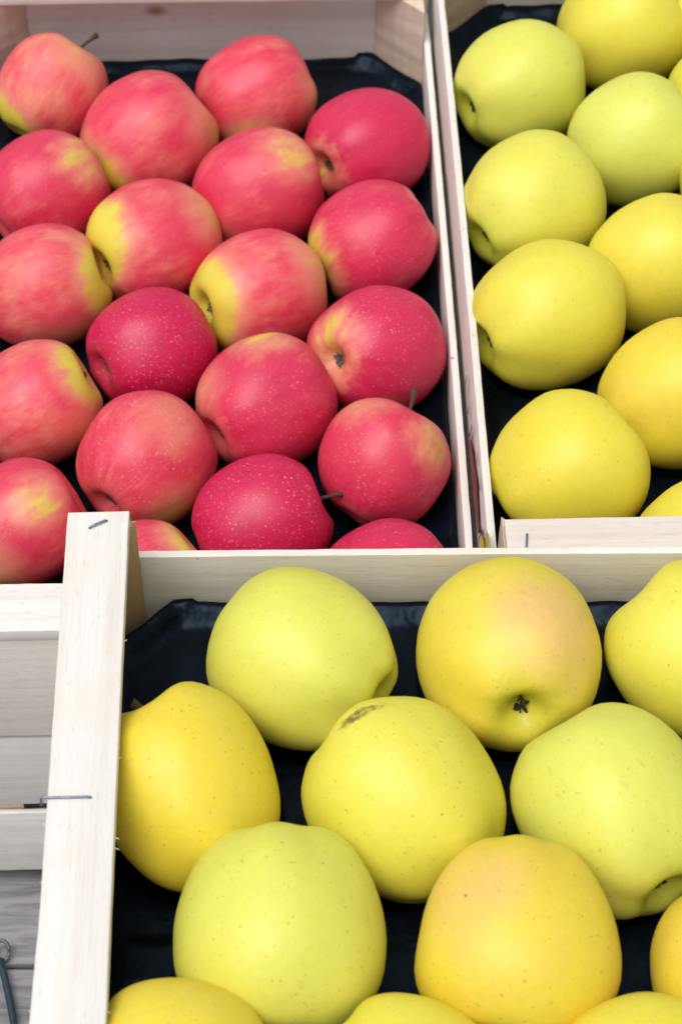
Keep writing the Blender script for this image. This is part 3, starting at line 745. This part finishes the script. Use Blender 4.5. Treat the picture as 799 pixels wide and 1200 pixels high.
APPLES += [
    ('y', (0.2290, 1.0450, 0.2285), (1.636, 0.193, 4.771), (0.0355, 0.0355, 0.0355), 60, .09, (0.76, 0.50, .1), (0, 0, 0, 0), (0, 0, 0, 0),
     'yellow apple of the back right crate, beyond the right edge of the photo'),
    ('y', (0.2240, 0.9050, 0.2285), (1.718, 0.338, 0.174), (0.0355, 0.0355, 0.0355), 61, .09, (0.43, 0.50, .1), (0, 0, 0, 0), (0, 0, 0, 0),
     'yellow apple of the back right crate, beyond the right edge of the photo'),
    ('y', (0.2260, 0.8330, 0.2285), (1.860, 0.119, 5.405), (0.0355, 0.0355, 0.0355), 62, .09, (0.18, 0.50, .1), (0, 0, 0, 0), (0, 0, 0, 0),
     'yellow apple of the back right crate, beyond the right edge of the photo'),
    ('y', (0.2290, 0.7610, 0.2285), (1.528, -0.203, 3.263), (0.0355, 0.0355, 0.0355), 63, .09, (0.50, 0.50, .1), (0, 0, 0, 0), (0, 0, 0, 0),
     'yellow apple of the back right crate, beyond the right edge of the photo'),
    ('y', (0.2330, 0.6900, 0.2285), (1.209, -0.227, 1.677), (0.0355, 0.0355, 0.0355), 64, .09, (0.74, 0.50, .1), (0, 0, 0, 0), (0, 0, 0, 0),
     'yellow apple of the back right crate, beyond the right edge of the photo'),
    ('y', (0.2900, 1.0100, 0.2285), (1.736, -0.272, 4.783), (0.0355, 0.0355, 0.0355), 65, .09, (0.20, 0.50, .1), (0, 0, 0, 0), (0, 0, 0, 0),
     'yellow apple of the back right crate, beyond the right edge of the photo'),
    ('y', (0.2860, 0.9400, 0.2285), (1.632, -0.299, 0.011), (0.0355, 0.0355, 0.0355), 66, .09, (0.71, 0.50, .1), (0, 0, 0, 0), (0, 0, 0, 0),
     'yellow apple of the back right crate, beyond the right edge of the photo'),
    ('y', (0.2870, 0.8680, 0.2285), (1.347, -0.228, 5.895), (0.0355, 0.0355, 0.0355), 67, .09, (0.71, 0.50, .1), (0, 0, 0, 0), (0, 0, 0, 0),
     'yellow apple of the back right crate, beyond the right edge of the photo'),
    ('y', (0.2890, 0.7970, 0.2285), (1.403, 0.369, 3.235), (0.0355, 0.0355, 0.0355), 68, .09, (0.57, 0.50, .1), (0, 0, 0, 0), (0, 0, 0, 0),
     'yellow apple of the back right crate, beyond the right edge of the photo'),
    ('y', (0.2920, 0.7250, 0.2285), (1.343, 0.353, 4.144), (0.0355, 0.0355, 0.0355), 69, .09, (0.78, 0.50, .1), (0, 0, 0, 0), (0, 0, 0, 0),
     'yellow apple of the back right crate, beyond the right edge of the photo'),
    ('y', (0.2950, 0.6550, 0.2285), (1.826, -0.161, 2.167), (0.0355, 0.0355, 0.0355), 70, .09, (0.22, 0.50, .1), (0, 0, 0, 0), (0, 0, 0, 0),
     'yellow apple of the back right crate, beyond the right edge of the photo'),
    ('f', (0.2300, 0.5450, 0.2785), (1.302, -0.348, 1.808), (0.0355, 0.0355, 0.0355), 71, .09, (0.52, 0.50, .1), (0, 0, 0, 0), (0, 0, 0, 0),
     'large yellow apple of the nearest crate, beyond the right edge of the photo'),
    ('f', (0.3050, 0.5450, 0.2785), (1.202, 0.142, 2.027), (0.0355, 0.0355, 0.0355), 72, .09, (0.32, 0.50, .1), (0, 0, 0, 0), (0, 0, 0, 0),
     'large yellow apple of the nearest crate, beyond the right edge of the photo'),
    ('f', (0.1920, 0.4660, 0.2785), (1.773, -0.015, 1.895), (0.0355, 0.0355, 0.0355), 73, .09, (0.44, 0.50, .1), (0, 0, 0, 0), (0, 0, 0, 0),
     'large yellow apple of the nearest crate, beyond the right edge of the photo'),
    ('f', (0.2680, 0.4660, 0.2785), (1.693, -0.354, 5.851), (0.0355, 0.0355, 0.0355), 74, .09, (0.12, 0.50, .1), (0, 0, 0, 0), (0, 0, 0, 0),
     'large yellow apple of the nearest crate, beyond the right edge of the photo'),
    ('f', (0.3380, 0.4800, 0.2785), (1.725, 0.276, 0.108), (0.0355, 0.0355, 0.0355), 75, .09, (0.65, 0.50, .1), (0, 0, 0, 0), (0, 0, 0, 0),
     'large yellow apple of the nearest crate, beyond the right edge of the photo'),
    ('f', (0.2350, 0.3920, 0.2785), (1.456, 0.063, 0.054), (0.0355, 0.0355, 0.0355), 76, .09, (0.13, 0.50, .1), (0, 0, 0, 0), (0, 0, 0, 0),
     'large yellow apple of the nearest crate, beyond the right edge of the photo'),
    ('f', (0.3120, 0.4000, 0.2785), (1.327, 0.364, 1.179), (0.0355, 0.0355, 0.0355), 77, .09, (0.63, 0.50, .1), (0, 0, 0, 0), (0, 0, 0, 0),
     'large yellow apple of the nearest crate, beyond the right edge of the photo'),
    ('f', (0.1940, 0.3450, 0.2785), (1.851, 0.354, 2.066), (0.0355, 0.0355, 0.0355), 78, .09, (0.35, 0.50, .1), (0, 0, 0, 0), (0, 0, 0, 0),
     'large yellow apple of the nearest crate, beyond the right edge of the photo'),
    ('f', (0.2700, 0.3450, 0.2785), (1.567, 0.220, 0.648), (0.0355, 0.0355, 0.0355), 79, .09, (0.62, 0.50, .1), (0, 0, 0, 0), (0, 0, 0, 0),
     'large yellow apple of the nearest crate, beyond the right edge of the photo'),
]
SCAR_AXIS = (0.946, 0.231, -0.227)
GROUP = {'r': 'red apples in the back left crate', 'y': 'yellow apples in the back right crate', 'f': 'large yellow apples in the nearest crate'}
STEM_LEN = {1: .78, 16: .74, 18: .70, 34: .46}
cups = {'r': [], 'y': [], 'f': []}
for (kind, loc, rot, half, seed, cone, look, pa, pb, label) in APPLES:
    me = apple_mesh(cone, {'r': .03, 'y': .04, 'f': .045}[kind], seed)
    a = link('apple', me, M['red'] if kind == 'r' else M['yellow'], None, loc, rot, half)
    tag(a, label, 'apple', GROUP[kind])
    r = random.Random(seed * 31)
    a['skin_offset'] = [r.uniform(-20, 20) for _ in range(3)]
    a['tone'], a['dots'], a['basin'] = [float(v) for v in look]
    for nm, q in (('patch_a', pa), ('patch_b', pb)):
        a[nm] = [float(v) for v in q[:3]]; a[nm + '_size'] = float(q[3])
    a['scar_axis'] = list(SCAR_AXIS) if pb[3] and kind == 'f' else [0.0, 0.0, 0.0]
    link('stem', stem_mesh(seed, STEM_LEN.get(seed, r.uniform(.18, .30))), M['stem'], a)
    link('calyx', calyx_mesh(seed), M['calyx_grey'] if kind == 'r' else M['calyx'], a)
    cups[kind].append((Vector(loc), max(half)))

# ------------------------------------------------------------------ moulded black trays under the fruit
def tray(label, root, W, L, zc, cup_list, swap, pads, seed):
    """pressed sheet: a bowl under every apple, ridges between, edge turned up the walls, corners cut off at the posts"""
    hx, hy = W / 2 - .0052, L / 2 - .0078
    inv = root.matrix_world.inverted(); zb = root.matrix_world.translation.z
    cl = [(inv @ c, r) for c, r in cup_list]
    step = .0024
    nx, ny = int(2 * hx / step), int(2 * hy / step)
    cut = .0300
    zl = zc - zb
    V, F = [], []
    for j in range(ny + 1):
        for i in range(nx + 1):
            x, y = -hx + 2 * hx * i / nx, -hy + 2 * hy * j / ny
            over = (abs(x) + abs(y)) - (hx + hy - cut)
            if over > 0:
                x -= math.copysign(over / 2, x); y -= math.copysign(over / 2, y)
            e = min(hx - abs(x), hy - abs(y), (hx + hy - cut - abs(x) - abs(y)) / 1.414)
            z = zl - .026
            for c, r in cl:
                d2 = (x - c.x) ** 2 + (y - c.y) ** 2; rb = r * 1.06
                if d2 < rb * rb * .94:
                    zz = c.z - .0035 - math.sqrt(rb * rb - d2)
                    if zz < z: z = zz
            for px, py, w, h in pads:
                q = max(abs(x - px) / w, abs(y - py) / h)
                if q < 1: z = max(z, zl - .026) + .004 * min(1, (1 - q) * 5)
            if e < .012:
                k = (1 - max(e, 0) / .012); k = k * k * (3 - 2 * k)
                lift = zl - .0215 + .0030 * mnoise.noise(Vector((x * 14, y * 14, seed))) + .0022 * mnoise.noise(Vector((x * 55, y * 55, seed)))
                corner = abs(over) < .010
                if corner: lift += .0025
                z = z * (1 - k) + lift * k
            z += .0006 * mnoise.noise(Vector((x * 60, y * 60, seed)))
            z = max(z, .0058)
            V.append(Vector((x, y, z)))
    for j in range(ny):
        for i in range(nx):
            a = j * (nx + 1) + i
            q = (a, a + 1, a + nx + 2, a + nx + 1)
            p = [V[k] for k in q]
            if ((p[2] - p[0]).cross(p[3] - p[1])).length > 1e-8: F.append(q)
    me = mesh('fruit_tray', V, F, True)
    bm = bmesh.new(); bm.from_mesh(me)
    bmesh.ops.remove_doubles(bm, verts=bm.verts, dist=1e-5)
    bmesh.ops.delete(bm, geom=[v for v in bm.verts if not v.link_faces], context='VERTS')
    bm.to_mesh(me); bm.free()
    me.polygons.foreach_set('use_smooth', [True] * len(me.polygons))
    o = link('fruit_tray', me, M['tray'], None, root.matrix_world.translation, root.rotation_euler)
    mod = o.modifiers.new('thickness', 'SOLIDIFY'); mod.thickness = .0006; mod.offset = -1
    tag(o, label, 'tray', 'moulded fruit trays')
bpy.context.view_layer.update()
tray('glossy black moulded tray under the red apples', red_crate['root'], .284, .505, .1885, cups['r'], False, [], 1)
tray('glossy black moulded tray under the yellow apples at the back right', yellow_crate['root'], .294, .500, .2285, cups['y'], False, [(-.128, -.150, .010, .010)], 2)
tray('glossy black moulded tray under the large yellow apples, its corner cut off beside the rail', front_crate['root'], .290, .500, .2785, cups['f'], True,
     [(.0400, -.214, .012, .014), (.0690, -.212, .014, .018)], 3)

# ------------------------------------------------------------------ cord on the boards at the lower left
cr = empty('cord', (-.176, .53, 0))
pts = [(-.1797, .5440, .004), (-.1790, .5400, .0055), (-.1765, .5330, .005), (-.1735, .5230, .0042), (-.1700, .5100, .004), (-.1660, .4900, .004), (-.1650, .460, .004), (-.170, .42, .004), (-.18, .38, .004)]
sm = []
P = [Vector(p) - cr.location for p in pts]
for i in range(len(P) - 1):
    a, b, c, d = P[max(i - 1, 0)], P[i], P[i + 1], P[min(i + 2, len(P) - 1)]
    for k in range(6):
        t = k / 6
        sm.append(.5 * ((2 * b) + (c - a) * t + (2 * a - 5 * b + 4 * c - d) * t * t + (3 * b - a - 3 * c + d) * t ** 3))
sm.append(P[-1])
link('cord_strand', mesh('cord_strand', *tube(sm, [.0020] * len(sm), 10), True), M['cord'], cr)
ring = [Vector((-.1800 + .0042 * math.cos(t), .5490 + .0048 * math.sin(t), .0045 + .003 * math.sin(t))) - cr.location for t in [2 * math.pi * k / 20 for k in range(21)]]
link('ring', mesh('ring', *tube(ring, [.0010] * 21, 8), True), M['ring'], cr)
tag(cr, 'dark blue cord tied to a small steel ring on the grey boards', 'cord')
